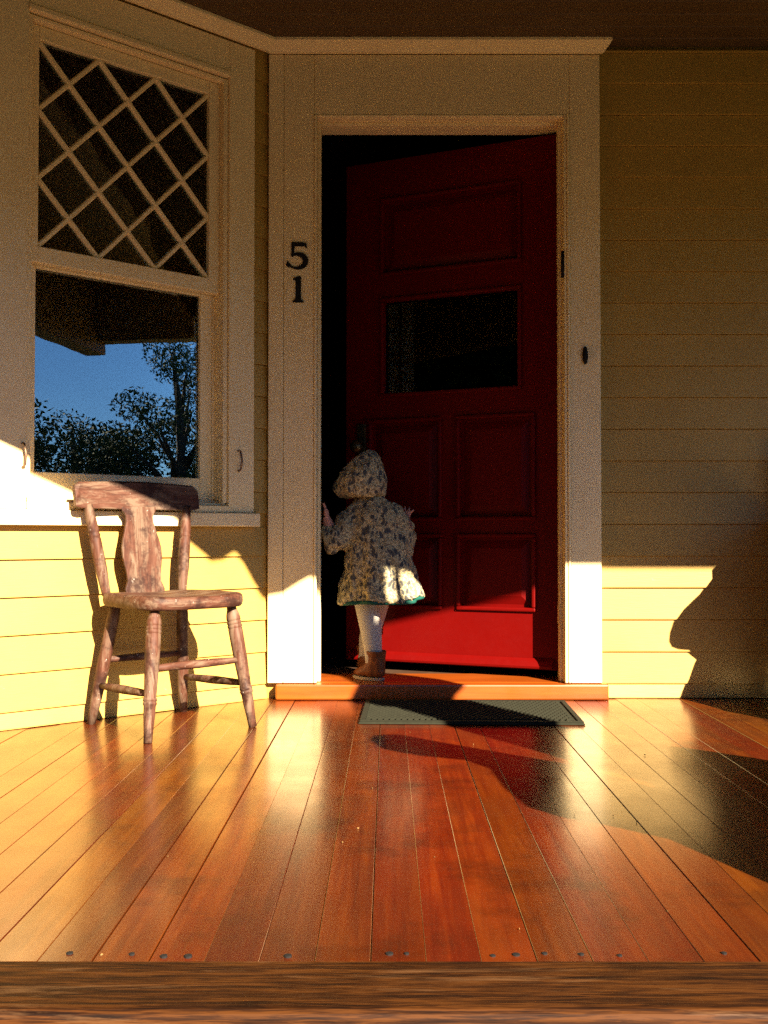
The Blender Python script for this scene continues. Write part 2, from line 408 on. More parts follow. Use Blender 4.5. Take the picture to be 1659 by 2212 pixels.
for cx_ in (-3.3, 1.47):
    a = .114
    w = MB(); w.box(cx_ - a, cx_ + a, 1.378, 1.622, 0.002, 1.40)
    cpart = w.build('porch_column', 'column_paint', house, bevel=.006)
    MB().box(cx_ - a - .02, cx_ + a + .02, 1.355, 1.645, .004, .14).build('base_block', 'column_paint', cpart, bevel=.008)
    sq = lambda h, z: [(cx_ - h, 1.5 - h, z), (cx_ + h, 1.5 - h, z), (cx_ + h, 1.5 + h, z), (cx_ - h, 1.5 + h, z)]
    MB().loft([sq(.114, 1.401), sq(.142, 1.43), sq(.142, 1.53), sq(.125, 1.57), sq(.085, 1.68), sq(.045, 1.80), sq(.022, 1.86)]).build('capital', 'column_paint', cpart, bevel=.004)  # unseen post; top tapered to a rod so sun reaches the coat
    lt = [[(cx_ + q * math.cos(2 * math.pi * i / 20), 1.5 + q * math.sin(2 * math.pi * i / 20), z) for i in range(20)] for q, z in ((.018, 1.861), (.016, 1.90), (.016, 2.0), (.026, 2.015), (.03, ZB - .002))]
    MB().loft(lt).build('neck', 'column_paint', cpart, smooth=True)
    prof = [(1.02, 0), (.93, .025), (.86, .055), (.76, .088), (.70, .062), (.645, .015), (.60, .04), (.55, .10), (.50, .142), (.43, .13), (.36, .085), (.325, .066), (.28, .09), (.22, .16), (.15, .25), (.10, .32), (.055, .34)]
    poly = [(cx_ - d, ZB - .001 - h) for d, h in prof] + [(cx_ - .055, ZB - .001)]
    MB().prism(poly, 'y', 1.455, 1.5).build('bracket', 'column_paint', cpart)

# ---- door frame and trim
YC = 3.835
frame = MB().box(OL - .029, OL, YC + .012, 4.01, .06, OT + .029).box(OR_, OR_ + .029, YC + .012, 4.01, .06, OT + .029).box(OL, OR_, YC + .012, 4.01, OT, OT + .029)
frame.box(OL, OL + .012, 3.885, 3.925, .06, OT).box(OR_ - .012, OR_, 3.885, 3.925, .06, OT).box(OL + .012, OR_ - .012, 3.885, 3.925, OT - .012, OT)
frame = frame.build('door_frame', 'trim_white', house, bevel=.002)
def trim(nm, *a, bev=.003, parent=frame, mat='trim_white'): return MB().box(*a).build(nm, mat, parent, bevel=bev)
trim('corner_board', -.457, -.3995, YC - .001, YS - .001, .0615, 2.478)
trim('casing', -.3985, OL - .011, YC + .001, YS - .001, .0615, 2.478)
trim('casing', OR_ + .0235, .8175, YC + .001, YS - .001, .0615, 2.478)
trim('head_casing', OL - .0105, OR_ + .023, YC + .0012, YS - .001, OT + .012, 2.478, bev=.003)
# stepped inner mouldings around the opening
trim('moulding', OL - .0104, OL - .0005, YC - .004, YC + .0115, .062, OT + .0105, bev=.003)
trim('moulding', OR_ + .0005, OR_ + .0115, YC - .001, YC + .0115, .062, OT + .0115, bev=.003)
trim('moulding', OR_ + .012, OR_ + .023, YC - .006, YC + .0115, .062, OT + .0115, bev=.004)
trim('moulding', OL, OR_, YC - .001, YC + .0115, OT + .0005, OT + .0115, bev=.003)
th = MB().box(-.424, .838, 3.812, 3.868, .001, .0585).box(OL - .028, OR_ + .028, 3.8685, 4.128, .001, .0585).build('threshold', 'threshold_wood', house, bevel=.006)
# crown mouldings under the ceiling
def crown(fn, a0, a1, name='crown_moulding'):
    p = [(0.036, 2.4785), (.05, 2.4785), (.062, 2.488), (.078, 2.497), (.092, 2.507), (.092, 2.5175), (0.002, 2.5175)]
    mb = MB(); n = len(p)
    P = [fn(a0[0] + (a0[1]) * q[0], q[0], q[1]) for q in p] + [fn(a1[0] + a1[1] * q[0], q[0], q[1]) for q in p]
    mb.add(P, [tuple(range(n)), tuple(range(2 * n - 1, n - 1, -1))] + [(i, i + n, (i + 1) % n + n, (i + 1) % n) for i in range(n)])
    return mb.build(name, 'trim_white', house)
tn = math.tan(TH / 2)
crown(front, (-.462, -tn * -1), (.805, .55))
crown(bay, (0, tn), (2.1, 0))
# door bell, old screw holes, hinge
w = MB(); w.ball((.757, YC - .004, 1.312), (.011, .012, .036)); bell = w.build('doorbell', 'black_iron', house, smooth=True)
for z in (1.665,):
    MB().tube([(OR_ - .002, YC + .006, z - .05), (OR_ - .002, YC + .006, z + .05)], .008, 8).build('hinge', 'black_iron', frame, smooth=True)
MB().box(OR_ + .002, OR_ + .006, YC + .002, YC + .006, 1.60, 1.66).build('hinge_leaf', 'black_iron', frame)
MB().box(OR_ - .0138, OR_ - .0122, 3.886, 3.924, .285, .355).build('strike_plate', 'trim_white', frame)

# ---- red door, hinged right, standing ajar inwards
HX, HY, DA = .672, 3.962, math.atan2(.39, .92)
def D(s, w, z): return (HX - s * math.cos(DA) + w * math.sin(DA) * -1, HY + s * math.sin(DA) - w * math.cos(DA), z)
DW, DT, DZ0, DZ1 = .922, .04, .092, 2.22
glassR = (.16, .745, 1.225, 1.615)
panels = [(.105, .405, .335, .615), (.50, .80, .335, .615), (.105, .405, .70, 1.10), (.50, .80, .70, 1.10), (.16, .745, 1.74, 2.04)]
dm = MB()
xs = [0, .105, .405, .5, .8, DW]
def rail(s0, s1, z0, z1): dm.box(s0, s1, -DT, 0, z0, z1, D)
rail(0, .105, DZ0, DZ1); rail(.80, DW, DZ0, DZ1)
rail(.105, .80, DZ0, .335); rail(.105, .80, .615, .70); rail(.405, .5, .335, .615); rail(.405, .5, .70, 1.10)
rail(.105, .80, 1.10, 1.225); rail(.105, .16, 1.225, 1.615); rail(.745, .80, 1.225, 1.615)
rail(.105, .80, 1.615, 1.74); rail(.105, .16, 1.74, 2.04); rail(.745, .80, 1.74, 2.04); rail(.105, .80, 2.04, DZ1)
door = dm.build('door', 'door_red', house)
door['label'] = 'red panelled front door standing ajar'
for (s0, s1, z0, z1) in panels:
    mb = MB(); mb.box(s0, s1, -.030, -.018, z0, z1, D)
    i = .045
    P = [D(s0 + .012, -.0175, z0 + .012), D(s1 - .012, -.0175, z0 + .012), D(s1 - .012, -.0175, z1 - .012), D(s0 + .012, -.0175, z1 - .012),
         D(s0 + i, -.006, z0 + i), D(s1 - i, -.006, z0 + i), D(s1 - i, -.006, z1 - i), D(s0 + i, -.006, z1 - i)]
    mb.add(P, [(0, 1, 5, 4), (1, 2, 6, 5), (2, 3, 7, 6), (3, 0, 4, 7), (4, 5, 6, 7)]); mb.build('panel', 'door_red', door)
def bead(s0, s1, z0, z1, b=.016):
    for q in ((s0 - b, s1 + b, z0 - b, z0), (s0 - b, s1 + b, z1, z1 + b), (s0 - b, s0, z0, z1), (s1, s1 + b, z0, z1)):
        MB().box(q[0], q[1], .0006, .012, q[2], q[3], D).build('panel_moulding', 'door_red', door, bevel=.005)
for q in panels + [glassR]: bead(*q)
MB().box(glassR[0], glassR[1], -.024, -.018, glassR[2], glassR[3], D).build('pane', 'door_glass', door)
pz = [(0.0006, .098), (.022, .098), (.024, .106), (.016, .125), (.006, .136), (.0006, .137)]
mb = MB(); n = len(pz); P = [D(.02, a, b) for a, b in pz] + [D(.90, a, b) for a, b in pz]
mb.add(P, [tuple(range(n)), tuple(range(2 * n - 1, n - 1, -1))] + [(i, i + n, (i + 1) % n + n, (i + 1) % n) for i in range(n)]); mb.build('weather_strip', 'door_red', door)
mb = MB(); mb.tube([D(.85, .0, 1.0), D(.85, .035, 1.0)], .011, 10); mb.ball(D(.85, .055, 1.0), .027); mb.build('knob', 'brass_dark', door, smooth=True)
MB().box(.83, .87, .0006, .005, .93, 1.1, D).build('knob_plate', 'brass_dark', door, bevel=.002)

# ---- bay window
def wtrim(nm, t0, t1, w0, w1, z0, z1, parent, bev=.003, mat='trim_white'): return MB().box(t0, t1, w0, w1, z0, z1, B).build(nm, mat, parent, bevel=bev)
win = MB()
win.box(WT0, WT0 + .01, -.11, .012, WZ0, WZ1, B).box(WT1 - .01, WT1, -.11, .012, WZ0, WZ1, B).box(WT0 + .01, WT1 - .01, -.11, .012, WZ1 - .012, WZ1, B).box(WT0 + .01, WT1 - .01, -.12, .0, WZ0 - .02, WZ0 + .008, B)
win = win.build('window', 'trim_white', house, bevel=.002); win['label'] = 'double-hung window with diamond lattice in the upper sash'
wtrim('casing', .078, .1885, .001, .026, .708, 2.478, win); wtrim('casing', .9425, 1.05, .001, .026, .708, 2.478, win)
wtrim('head_casing', .189, .942, .001, .0255, WZ1 + .005, 2.478, win)
wtrim('blind_stop', .189, .202, -.02, .015, .745, WZ1 - .002, win); wtrim('blind_stop', .929, .942, -.02, .015, .745, WZ1 - .002, win)
wtrim('head_moulding', .185, .946, .0262, .034, WZ1 + .006, WZ1 + .024, win, .003)
wtrim('stool', .062, 1.3, .001, .047, .656, .7065, win, .004)
wtrim('sub_sill', .1895, .9415, -.11, .03, .7075, .733, win, .003)
def sash(t0, t1, z0, z1, w0, w1, gl, mname):
    s = MB(); g0, g1, h0, h1 = gl
    s.box(t0, g0, w0, w1, z0, z1, B).box(g1, t1, w0, w1, z0, z1, B).box(g0, g1, w0, w1, z0, h0, B).box(g0, g1, w0, w1, h1, z1, B)
    return s.build('sash', 'trim_white', win, bevel=.003)
GU = (.250, .893, 1.582, 2.274)
sash(.206, .925, 1.528, 2.321, -.052, -.018, GU, 'sash')
GL = (.262, .885, .836, 1.52)
sash(.207, .924, .745, 1.565, -.095, -.058, GL, 'sash')
wtrim('parting_bead', .2065, .214, -.056, -.0535, .746, 1.52, win, 0)
MB().box(GL[0], GL[1], -.078, -.074, GL[2], GL[3], B).build('pane', 'window_glass', win)
g0, g1, h0, h1 = GU; gw, gh = g1 - g0, h1 - h0
mcount = 0
def bar(p, q, wz):
    (u0, v0), (u1, v1) = p, q; a = (g0 + u0 * gw, h0 + v0 * gh); b = (g0 + u1 * gw, h0 + v1 * gh)
    L = math.hypot(b[0] - a[0], b[1] - a[1]); nx, nz = -(b[1] - a[1]) / L * .0085, (b[0] - a[0]) / L * .0085
    poly = [(a[0] + nx, a[1] + nz), (b[0] + nx, b[1] + nz), (b[0] - nx, b[1] - nz), (a[0] - nx, a[1] - nz)]
    nx *= .5; nz *= .5
    poly2 = [(a[0] + nx, a[1] + nz), (b[0] + nx, b[1] + nz), (b[0] - nx, b[1] - nz), (a[0] - nx, a[1] - nz)]
    P = [B(x, -.043, z) for x, z in poly] + [B(x, -.031, z) for x, z in poly] + [B(x, wz, z) for x, z in poly2]
    MB().add(P, [(3, 2, 1, 0), (8, 9, 10, 11)] + [(i + o, (i + 1) % 4 + o, (i + 1) % 4 + 4 + o, i + 4 + o) for o in (0, 4) for i in range(4)]).build('muntin', 'trim_white', win)
for c in (1, 2, 3, 4, 5):
    a = c / 3
    p0 = (0, a) if a <= 1 else (a - 1, 1); p1 = (a, 0) if a <= 1 else (1, a - 1); bar(p0, p1, -.0245)
    b_ = a - 1
    p0 = (0, -b_) if b_ <= 0 else (b_, 0); p1 = (1 + b_, 1) if b_ <= 0 else (1, 1 - b_); bar(p0, p1, -.0225)
for i in range(6):
    for j in range(-3, 3):
        poly = [(0, 0), (1, 0), (1, 1), (0, 1)]
        for a, b, c in ((1, 1, (i + 1) / 3), (-1, -1, -i / 3), (1, -1, (j + 1) / 3), (-1, 1, -j / 3)):
            poly = clip(poly, a, b, c)
            if len(poly) < 3: break
        if len(poly) >= 3:
            cx_ = [(g0 + u * gw, h0 + v * gh) for u, v in poly]; n = len(cx_)
            P = [B(x, -.0405, z) for x, z in cx_] + [B(x, -.0375, z) for x, z in cx_]
            MB().add(P, [tuple(range(n)), tuple(range(2 * n - 1, n - 1, -1))] + [(q, q + n, (q + 1) % n + n, (q + 1) % n) for q in range(n)]).build('pane', 'window_glass', win)
for (t0, zc) in ((.150, .905), (.957, .885)):
    MB().tube([B(t0, .027, zc + .035), B(t0, .045, zc + .033), B(t0 - .004, .05, zc), B(t0 - .004, .043, zc - .035), B(t0, .03, zc - .042)], .0038, 7).build('shutter_hook', 'rust_metal', win, smooth=True)
# dark sheet behind the whole window opening
MB().box(WT0 - .05, WT1 + .05, -.152, -.148, .3, 2.4, B).build('inner_sheet', 'sheet_dark', win)

# house numbers
def digit(ch, x, z, h, lab):
    cu = bpy.data.curves.new('d', 'FONT'); cu.body = ch; cu.extrude = .004; cu.bevel_depth = .0008
    ob = bpy.data.objects.new('tmp', cu); col.objects.link(ob)
    dg = bpy.context.evaluated_depsgraph_get(); me = bpy.data.meshes.new_from_object(ob.evaluated_get(dg)); bpy.data.objects.remove(ob)
    return me
def ribbon(pts, wid, y0, y1):        # flat stroke with a width at every point
    mb = MB(); L = []
    for i, p in enumerate(pts):
        a = Vector(pts[max(i - 1, 0)]); b = Vector(pts[min(i + 1, len(pts) - 1)]); d = (b - a).normalized(); nn = Vector((-d.y, d.x)) * wid[i] / 2
        L.append((Vector(p) + nn, Vector(p) - nn))
    rings = [[(l.x, y0, l.y), (r.x, y0, r.y), (r.x, y1, r.y), (l.x, y1, l.y)] for l, r in L]
    return mb.loft(rings)
yd0, yd1 = YC - .004, YC + .0005
x5, z5 = -.386, 1.645; s5 = .102
def P5(u, v): return (x5 + u * s5, z5 + v * s5)
n5 = ribbon([P5(.17, .94), P5(.45, .935), P5(.70, .925), P5(.74, .80)], [s5 * .15, s5 * .15, s5 * .14, s5 * .04], yd0, yd1)
m2 = ribbon([P5(.235, .93), P5(.225, .72), P5(.205, .47)], [s5 * .13, s5 * .115, s5 * .08], yd0 + .0003, yd1)
n5.add(m2.v, m2.f)
arc = [(math.cos(R(a)), math.sin(R(a))) for a in range(128, -160, -12)]
wd = [.075 + .14 * max(0, math.sin(math.pi * min(1, i / 20.))) ** 1.3 for i in range(len(arc))]
m2 = ribbon([P5(.37 + .335 * a, .30 + .265 * b) for a, b in arc], [s5 * q for q in wd], yd0 + .0006, yd1)
n5.add(m2.v, m2.f)
m2 = ribbon([P5(.02, .30), P5(.04, .17), P5(.12, .10)], [s5 * .03, s5 * .17, s5 * .14], yd0 + .0009, yd1); n5.add(m2.v, m2.f)
o = n5.build('house_number', 'black_iron'); tag(o, 'black metal numeral 5 on the white door casing', 'house number', 'house numbers')
x1, z1 = -.342, 1.516
n1 = MB(); pr = [(-.021, 0), (.021, 0), (.020, .006), (.012, .012), (.0105, .02), (.0105, .10), (.004, .102), (-.012, .097), (-.020, .092), (-.020, .086), (-.0105, .086), (-.0105, .02), (-.013, .012), (-.021, .006)]
n1.prism([(x1 + a, z1 + b) for a, b in pr], 'y', yd0, yd1)
o = n1.build('house_number', 'black_iron'); tag(o, 'black metal numeral 1 under the numeral 5', 'house number', 'house numbers')

# ------------------------------------------------------------------ door mat
MX, MY, MW, MD = .2825, 3.532, .745, .44
doormat = empty('door_mat', (MX, MY, .0)); tag(doormat, 'dark ribbed rubber door mat lying before the threshold', 'door mat')
def local(o, root): o.parent = root; return o
hw, hd = MW / 2, MD / 2
mb = MB(); mb.loft([[(-hw, -hd, .002), (hw, -hd, .002), (hw, hd, .002), (-hw, hd, .002)], [(-hw + .004, -hd + .004, .008), (hw - .004, -hd + .004, .008), (hw - .004, hd - .004, .008), (-hw + .004, hd - .004, .008)]])
local(mb.build('base', 'mat_rubber'), doormat)
mb = MB(); b = .022
for q in ((-hw + .004, hw - .004, -hd + .004, -hd + b), (-hw + .004, hw - .004, hd - b, hd - .004), (-hw + .004, -hw + b, -hd + b, hd - b), (hw - b, hw - .004, -hd + b, hd - b)): mb.box(*q, .0079, .0125)
local(mb.build('border', 'mat_rubber', bevel=.002), doormat)
mb = MB(); nx, ny = 34, 17
for i in range(nx):
    for j in range(ny):
        x = -hw + .03 + (MW - .06) * (i + .5 * (j % 2)) / nx; y = -hd + .03 + (MD - .06) * (j + .5) / ny
        a, c = .0085, .0085
        mb.loft([[(x - a, y - c, .0079), (x + a, y - c, .0079), (x + a, y + c, .0079), (x - a, y + c, .0079)], [(x - a * .6, y - c * .6, .0155), (x + a * .6, y - c * .6, .0155), (x + a * .6, y + c * .6, .0155), (x - a * .6, y + c * .6, .0155)]])
o = local(mb.build('tread', 'mat_rubber'), doormat); o['kind'] = 'stuff'
doormat.rotation_euler = (0, 0, R(-1.6))

# ------------------------------------------------------------------ chair
chair = empty('wooden_chair', (-.7115, 3.299, 0)); tag(chair, 'worn reddish brown wooden chair with vase-shaped splat beside the window', 'chair')
chair.rotation_euler = (0, 0, math.atan2(.675, .737))      # local x: along the wall, local -y: towards the room's front
def CL(x, y, z): return Vector((x, -y, z))                # y forward -> local -y
def turned(p, q, prof, n=14, th=1.14):
    p = Vector(p); q = Vector(q); mb = MB(); pts = [p.lerp(q, a) for a, r in prof]; return mb.tube(pts, [r * th for a, r in prof], n)
legprof = [(0, .013), (.03, .0145), (.07, .019), (.10, .0205), (.115, .0205), (.12, .0185), (.125, .0205), (.145, .021), (.15, .019), (.155, .021), (.175, .021), (.18, .0192), (.185, .0205), (.30, .0205), (.45, .0195), (.60, .0175), (.66, .0165), (.672, .0185), (.69, .019), (.695, .0165), (.70, .019), (.715, .0185), (.725, .0165), (.80, .0155), (.92, .0125), (1, .0115)]
backprof = [(0, .014), (.1, .018), (.5, .0185), (.62, .0175), (.8, .0155), (1, .012)]
tops = {}; feet = {}
for sx in (-1, 1):
    for fr in (1, 0):
        top = CL(sx * (.140 if fr else .125), .145 if fr else -.135, .392); ft = CL(sx * (.19 if fr else .174), .197 if fr else -.207, 0)
        tops[sx, fr] = top; feet[sx, fr] = ft
        o = local(turned(top, ft, legprof if fr else backprof).build('leg', 'chair_paint_z', smooth=True), chair)
def legpt(sx, fr, z): a = tops[sx, fr]; b = feet[sx, fr]; return a.lerp(b, (a.z - z) / (a.z - b.z))
def stretch(a, b): return local(turned(a, b, [(0, .008), (.2, .0105), (.5, .0125), (.8, .0105), (1, .008)], 10).build('stretcher', 'chair_paint_x', smooth=True), chair)
stretch(legpt(-1, 1, .218), legpt(1, 1, .218)); stretch(legpt(-1, 0, .213), legpt(1, 0, .213))
for sx in (-1, 1): stretch(legpt(sx, 1, .142), legpt(sx, 0, .128))
# seat: rounded plan, slightly dished
def plan(s):
    out = []
    for a in range(48):
        th = 2 * math.pi * a / 48; c, d = math.cos(th), math.sin(th); e = 4.2
        x = math.copysign(abs(c) ** (2 / e), c); y = math.copysign(abs(d) ** (2 / e), d)
        out.append((x * (.186 + .012 * y) * s, y * .205 * s))
    return out
rings = []
for s, z in ((.90, .391), (.965, .393), (.99, .400), (1, .412), (.99, .424), (.96, .430), (.85, .4315), (.6, .427), (.3, .424), (.05, .423)):
    rings.append([CL(x, y, z + .006 * (abs(x) / .18) ** 2 * (1 if z > .42 else 0)) for x, y in plan(s)])
local(MB().loft(rings).build('seat', 'chair_paint_x', smooth=True), chair)
# back posts, splat and curved crest rail
postprof = [(0, .0125), (.05, .0135), (.3, .0175), (.5, .0175), (.62, .017), (.635, .0155), (.65, .0172), (.67, .0172), (.68, .0155), (.70, .0168), (.9, .014), (1, .0125)]
for sx in (-1, 1): local(turned(CL(sx * .142 - .004, -.158, .424), CL(sx * .186 - .012, -.190, .725), postprof).build('back_post', 'chair_paint_z', smooth=True), chair)
rail_y = lambda x: -.228 + .10 * (x * x) - .0
rings = []
for i in range(25):
    x = -.232 + .464 * i / 24; e = min(1, (0.232 - abs(x)) / .018); e = math.sqrt(max(0, 1 - (1 - e) ** 2))
    yb = -.203 + .25 * x * x; x -= .012; zt = .802 - .0 + .006 * math.cos(x * 9) - (1 - e) * .014; zbm = .712 + (1 - e) * .006
    lean = -.012
    rings.append([CL(x, yb + .011, zbm), CL(x, yb + .012 + lean * .3, zbm + .03), CL(x, yb + .011 + lean, zt - .006), CL(x, yb + .005 + lean, zt), CL(x, yb - .007 + lean, zt), CL(x, yb - .012 + lean, zt - .006), CL(x, yb - .011 + lean * .3, zbm + .03), CL(x, yb - .009, zbm)])
local(MB().loft(rings).build('crest_rail', 'chair_paint_x', smooth=False, bevel=.002), chair)
prof = [(0, .064), (.05, .066), (.09, .062), (.14, .056), (.22, .057), (.32, .062), (.42, .066), (.52, .066), (.62, .061), (.72, .053), (.82, .046), (.88, .0455), (.92, .049), (.95, .056), (1, .058)]
rings = []
for a, hwid in prof:
    y = -.166 - a * .030; z = .426 + a * .295; hwid *= 1.12; sx_ = -.012 * a
    rings.append([CL(sx_ - hwid, y + .0055, z), CL(sx_ + hwid, y + .0055, z), CL(sx_ + hwid, y - .0055, z), CL(sx_ - hwid, y - .0055, z)])
local(MB().loft(rings).build('splat', 'chair_paint_z', bevel=.002), chair)

# ------------------------------------------------------------------ the child in the doorway
def remesh(o, vox, smooth_it=4, disp=None):
    m = o.modifiers.new('remesh', 'REMESH'); m.mode = 'VOXEL'; m.voxel_size = vox; m.use_smooth_shade = True
    s = o.modifiers.new('smooth', 'SMOOTH'); s.factor = .5; s.iterations = smooth_it
    for d in disp or []:
        tx = bpy.data.textures.new('folds', 'CLOUDS'); tx.noise_scale = d[0]; tx.noise_depth = 2
        dm_ = o.modifiers.new('folds', 'DISPLACE'); dm_.texture = tx; dm_.strength = d[1]; dm_.mid_level = .5; dm_.texture_coords = 'LOCAL'
    return o
PX, PY = -.055, 3.93
b = MB()
def limb(pts, rad): b.tube(pts, rad, 14); [b.ball(p, r * .99, 12, 8) for p, r in zip(pts, rad)]
def hand(wr, tipdir, side, L=.05):
    wr = Vector(wr); d = Vector(tipdir).normalized(); s = Vector(side).normalized(); nrm = d.cross(s).normalized()
    palm = wr + d * .022
    b.tube([wr - d * .01, wr, palm, wr + d * .038], [.016, .016, .02, .018], 10, sq=.62)
    for i, (o_, l) in enumerate(((-.0165, .026), (-.006, .032), (.006, .030), (.0165, .022))):
        a = wr + d * .034 + s * o_; b.tube([a, a + d * l * .55 + nrm * .002 + s * o_ * .45, a + d * l + nrm * .008 + s * o_ * .7], [.0058, .0054, .0042], 8)
    a = wr + d * .010 - s * .015; b.tube([a, a + d * .012 - s * .013, a + d * .026 - s * .017], [.0068, .006, .0045], 8)
limb([(-.04, 3.96, .455), (-.04, 3.965, .50), (-.048, 3.97, .62), (-.055, 3.972, .69)], [.085, .08, .085, .07])
limb([(-.06, 3.975, .72), (-.072, 3.98, .78)], [.04, .036])
b.ball((-.092, 3.985, .858), (.078, .088, .088), 18, 12)
b.ball((-.105, 4.070, .845), (.012, .016, .012)); b.ball((-.16, 4.03, .84), (.008, .014, .018)); b.ball((-.02, 4.005, .845), (.008, .014, .018))
limb([(-.075, 3.955, .36), (-.062, 3.945, .25), (-.055, 3.93, .16), (-.052, 3.93, .10)], [.046, .036, .030, .025])     # standing leg
limb([(-.045, 3.99, .37), (-.055, 4.09, .30), (-.078, 4.10, .20), (-.088, 4.135, .12)], [.044, .036, .030, .025])     # stepping leg
limb([(-.125, 3.972, .695), (-.19, 3.95, .61), (-.228, 3.945, .655), (-.238, 3.948, .685)], [.036, .030, .024, .018])
limb([(.025, 3.975, .695), (.075, 4.0, .62), (.077, 4.075, .665), (.076, 4.12, .69)], [.036, .030, .024, .018])
hand((-.240, 3.948, .686), (-.06, .15, 1), (.05, 1, -.2)); hand((.076, 4.122, .692), (.08, .55, .85), (1, -.15, -.2))
person = b.build('person', 'skin', smooth=True)
tag(person, 'small child seen from behind in a hooded paisley coat stepping through the doorway', 'person')
remesh(person, .0032, 2)
# tights
b = MB()
limb([(-.085, 3.96, .385), (-.078, 3.952, .34), (-.064, 3.943, .25), (-.056, 3.931, .17), (-.053, 3.93, .11)], [.052, .049, .043, .036, .032])
limb([(-.045, 3.99, .37), (-.055, 4.09, .30), (-.078, 4.10, .20), (-.088, 4.135, .12)], [.056, .048, .039, .033])
remesh(b.build('tights', 'tights', person, smooth=True), .006, 3)
# boots: ankle shaft, toes away from the camera
def boot(c, yaw, z0, shaft_top):
    b = MB(); c = Vector(c); f = Vector((math.sin(yaw), math.cos(yaw), 0)); r = Vector((math.cos(yaw), -math.sin(yaw), 0))
    def ring(o_, z, a, l): return [c + r * (a * math.cos(2 * math.pi * i / 20)) + f * (o_ + l * math.sin(2 * math.pi * i / 20)) + Vector((0, 0, z - c.z)) for i in range(20)]
    b.loft([ring(.030, z0 + .012, .030, .074), ring(.029, z0 + .028, .035, .078), ring(.014, z0 + .047, .034, .060), ring(-.006, z0 + .066, .031, .040), ring(-.010, z0 + .085, .033, .036), ring(-.008, shaft_top - .008, .041, .040), ring(-.008, shaft_top, .0395, .0385), ring(-.008, shaft_top - .02, .034, .034)])
    o = b.build('boot', 'boot_leather', person, smooth=True); sd = o.modifiers.new('sub', 'SUBSURF'); sd.levels = 1; sd.render_levels = 2
    tx = bpy.data.textures.new('creases', 'CLOUDS'); tx.noise_scale = .03
    dm_ = o.modifiers.new('creases', 'DISPLACE'); dm_.texture = tx; dm_.strength = .009; dm_.mid_level = .5
    s2 = MB(); s2.loft([ring(.030, z0, .029, .073), ring(.030, z0 + .012, .033, .078)]); s2.build('sole', 'boot_sole', o, smooth=False, bevel=.002)
boot((-.050, 3.925, 0.0595), R(-52), .0595, .178)
boot((-.090, 4.14, .0595), R(-8), .0595, .175)
# coat body
b = MB(); rings = []; N = 48
for (z, cx_, cy_, rx, ry, wav) in ((.45, -.032, 3.965, .10, .085, .2), (.40, -.030, 3.965, .145, .12, .6), (.372, -.029, 3.965, .160, .135, 1), (.368, -.029, 3.965, .167, .142, 1), (.376, -.029, 3.965, .166, .141, 1), (.45, -.033, 3.966, .149, .122, .8), (.53, -.037, 3.967, .133, .108, .5), (.60, -.043, 3.969, .121, .097, .3), (.66, -.049, 3.971, .112, .088, .2), (.705, -.054, 3.973, .106, .08, .1), (.735, -.058, 3.975, .092, .07, 0), (.757, -.064, 3.977, .068, .056, 0), (.775, -.07, 3.98, .045, .042, 0)):
    rg = []
    for i in range(N):
        a = 2 * math.pi * i / N; fold = 1 + wav * (.045 * math.sin(7 * a + 1.0) + .028 * math.sin(11 * a + 2.2))
        zz = z + wav * (.012 * math.cos(a) * .6 + .006 * math.sin(3 * a + .7)) + (.010 * wav * (abs(math.cos(a))) - .006 * wav)
        rg.append((cx_ + rx * fold * math.cos(a), cy_ + ry * fold * math.sin(a), zz))
    rings.append(rg)
b.loft(rings)
def sleeve(pts, rad):
    b.tube(pts, rad, 16); b.ball(pts[0], rad[0], 14, 10)
    for p, r in list(zip(pts, rad))[1:-1]: b.ball(p, r * .98, 14, 10)
sleeve([(-.115, 3.972, .700), (-.155, 3.957, .655), (-.190, 3.942, .612), (-.212, 3.935, .600), (-.230, 3.938, .628), (-.238, 3.945, .660)], [.057, .059, .055, .047, .034, .024])
sleeve([(.015, 3.976, .700), (.045, 3.982, .66), (.068, 3.995, .615), (.076, 4.04, .625), (.077, 4.09, .665)], [.054, .053, .048, .044, .028])
coat = b.build('coat', 'paisley', person, smooth=True)
remesh(coat, .0055, 4, [(.07, .034), (.03, .007)])
# teal lining showing at the hem
b = MB(); rings = []
for (dz, k) in ((-.006, .94), (-.0085, .982), (-.003, .995), (.006, .98), (.006, .94)):
    rg = []
    for i in range(64):
        a = 2 * math.pi * i / 64; fold = 1 + .045 * math.sin(7 * a + 1.0) + .028 * math.sin(11 * a + 2.2)
        zz = .368 + .012 * math.cos(a) * .6 + .006 * math.sin(3 * a + .7) + .010 * abs(math.cos(a)) - .006 + dz
        rg.append((-.029 + .166 * k * fold * math.cos(a), 3.965 + .141 * k * fold * math.sin(a), zz))
    rings.append(rg)
b.loft(rings + [rings[0]], cap=False).build('coat_lining', 'teal_lining', person, smooth=True)
# skirt edge peeping out below the coat at the left
# hood: peaked at the crown, drooping to the left
b = MB(); rings = []
for (z, cx_, cy_, rx, ry) in ((.790, -.10, 3.985, .05, .05), (.774, -.102, 3.98, .075, .07), (.776, -.105, 3.978, .092, .088), (.792, -.107, 3.976, .103, .102), (.815, -.110, 3.975, .107, .110), (.845, -.104, 3.974, .099, .110), (.875, -.097, 3.975, .085, .102), (.905, -.088, 3.978, .068, .088), (.93, -.081, 3.982, .052, .068), (.948, -.076, 3.985, .036, .046), (.958, -.073, 3.987, .02, .024)):
    rings.append([(cx_ + rx * math.cos(2 * math.pi * i / 40) * (1 + .02 * math.sin(5 * 2 * math.pi * i / 40 + z * 30)), cy_ + ry * math.sin(2 * math.pi * i / 40), z + .012 * math.cos(2 * math.pi * i / 40) * (-1 if z < .80 else 0) * .0) for i in range(40)])
b.loft(rings); b.tube([(-.07, 3.985, .75), (-.085, 3.985, .80)], [.042, .042], 16)
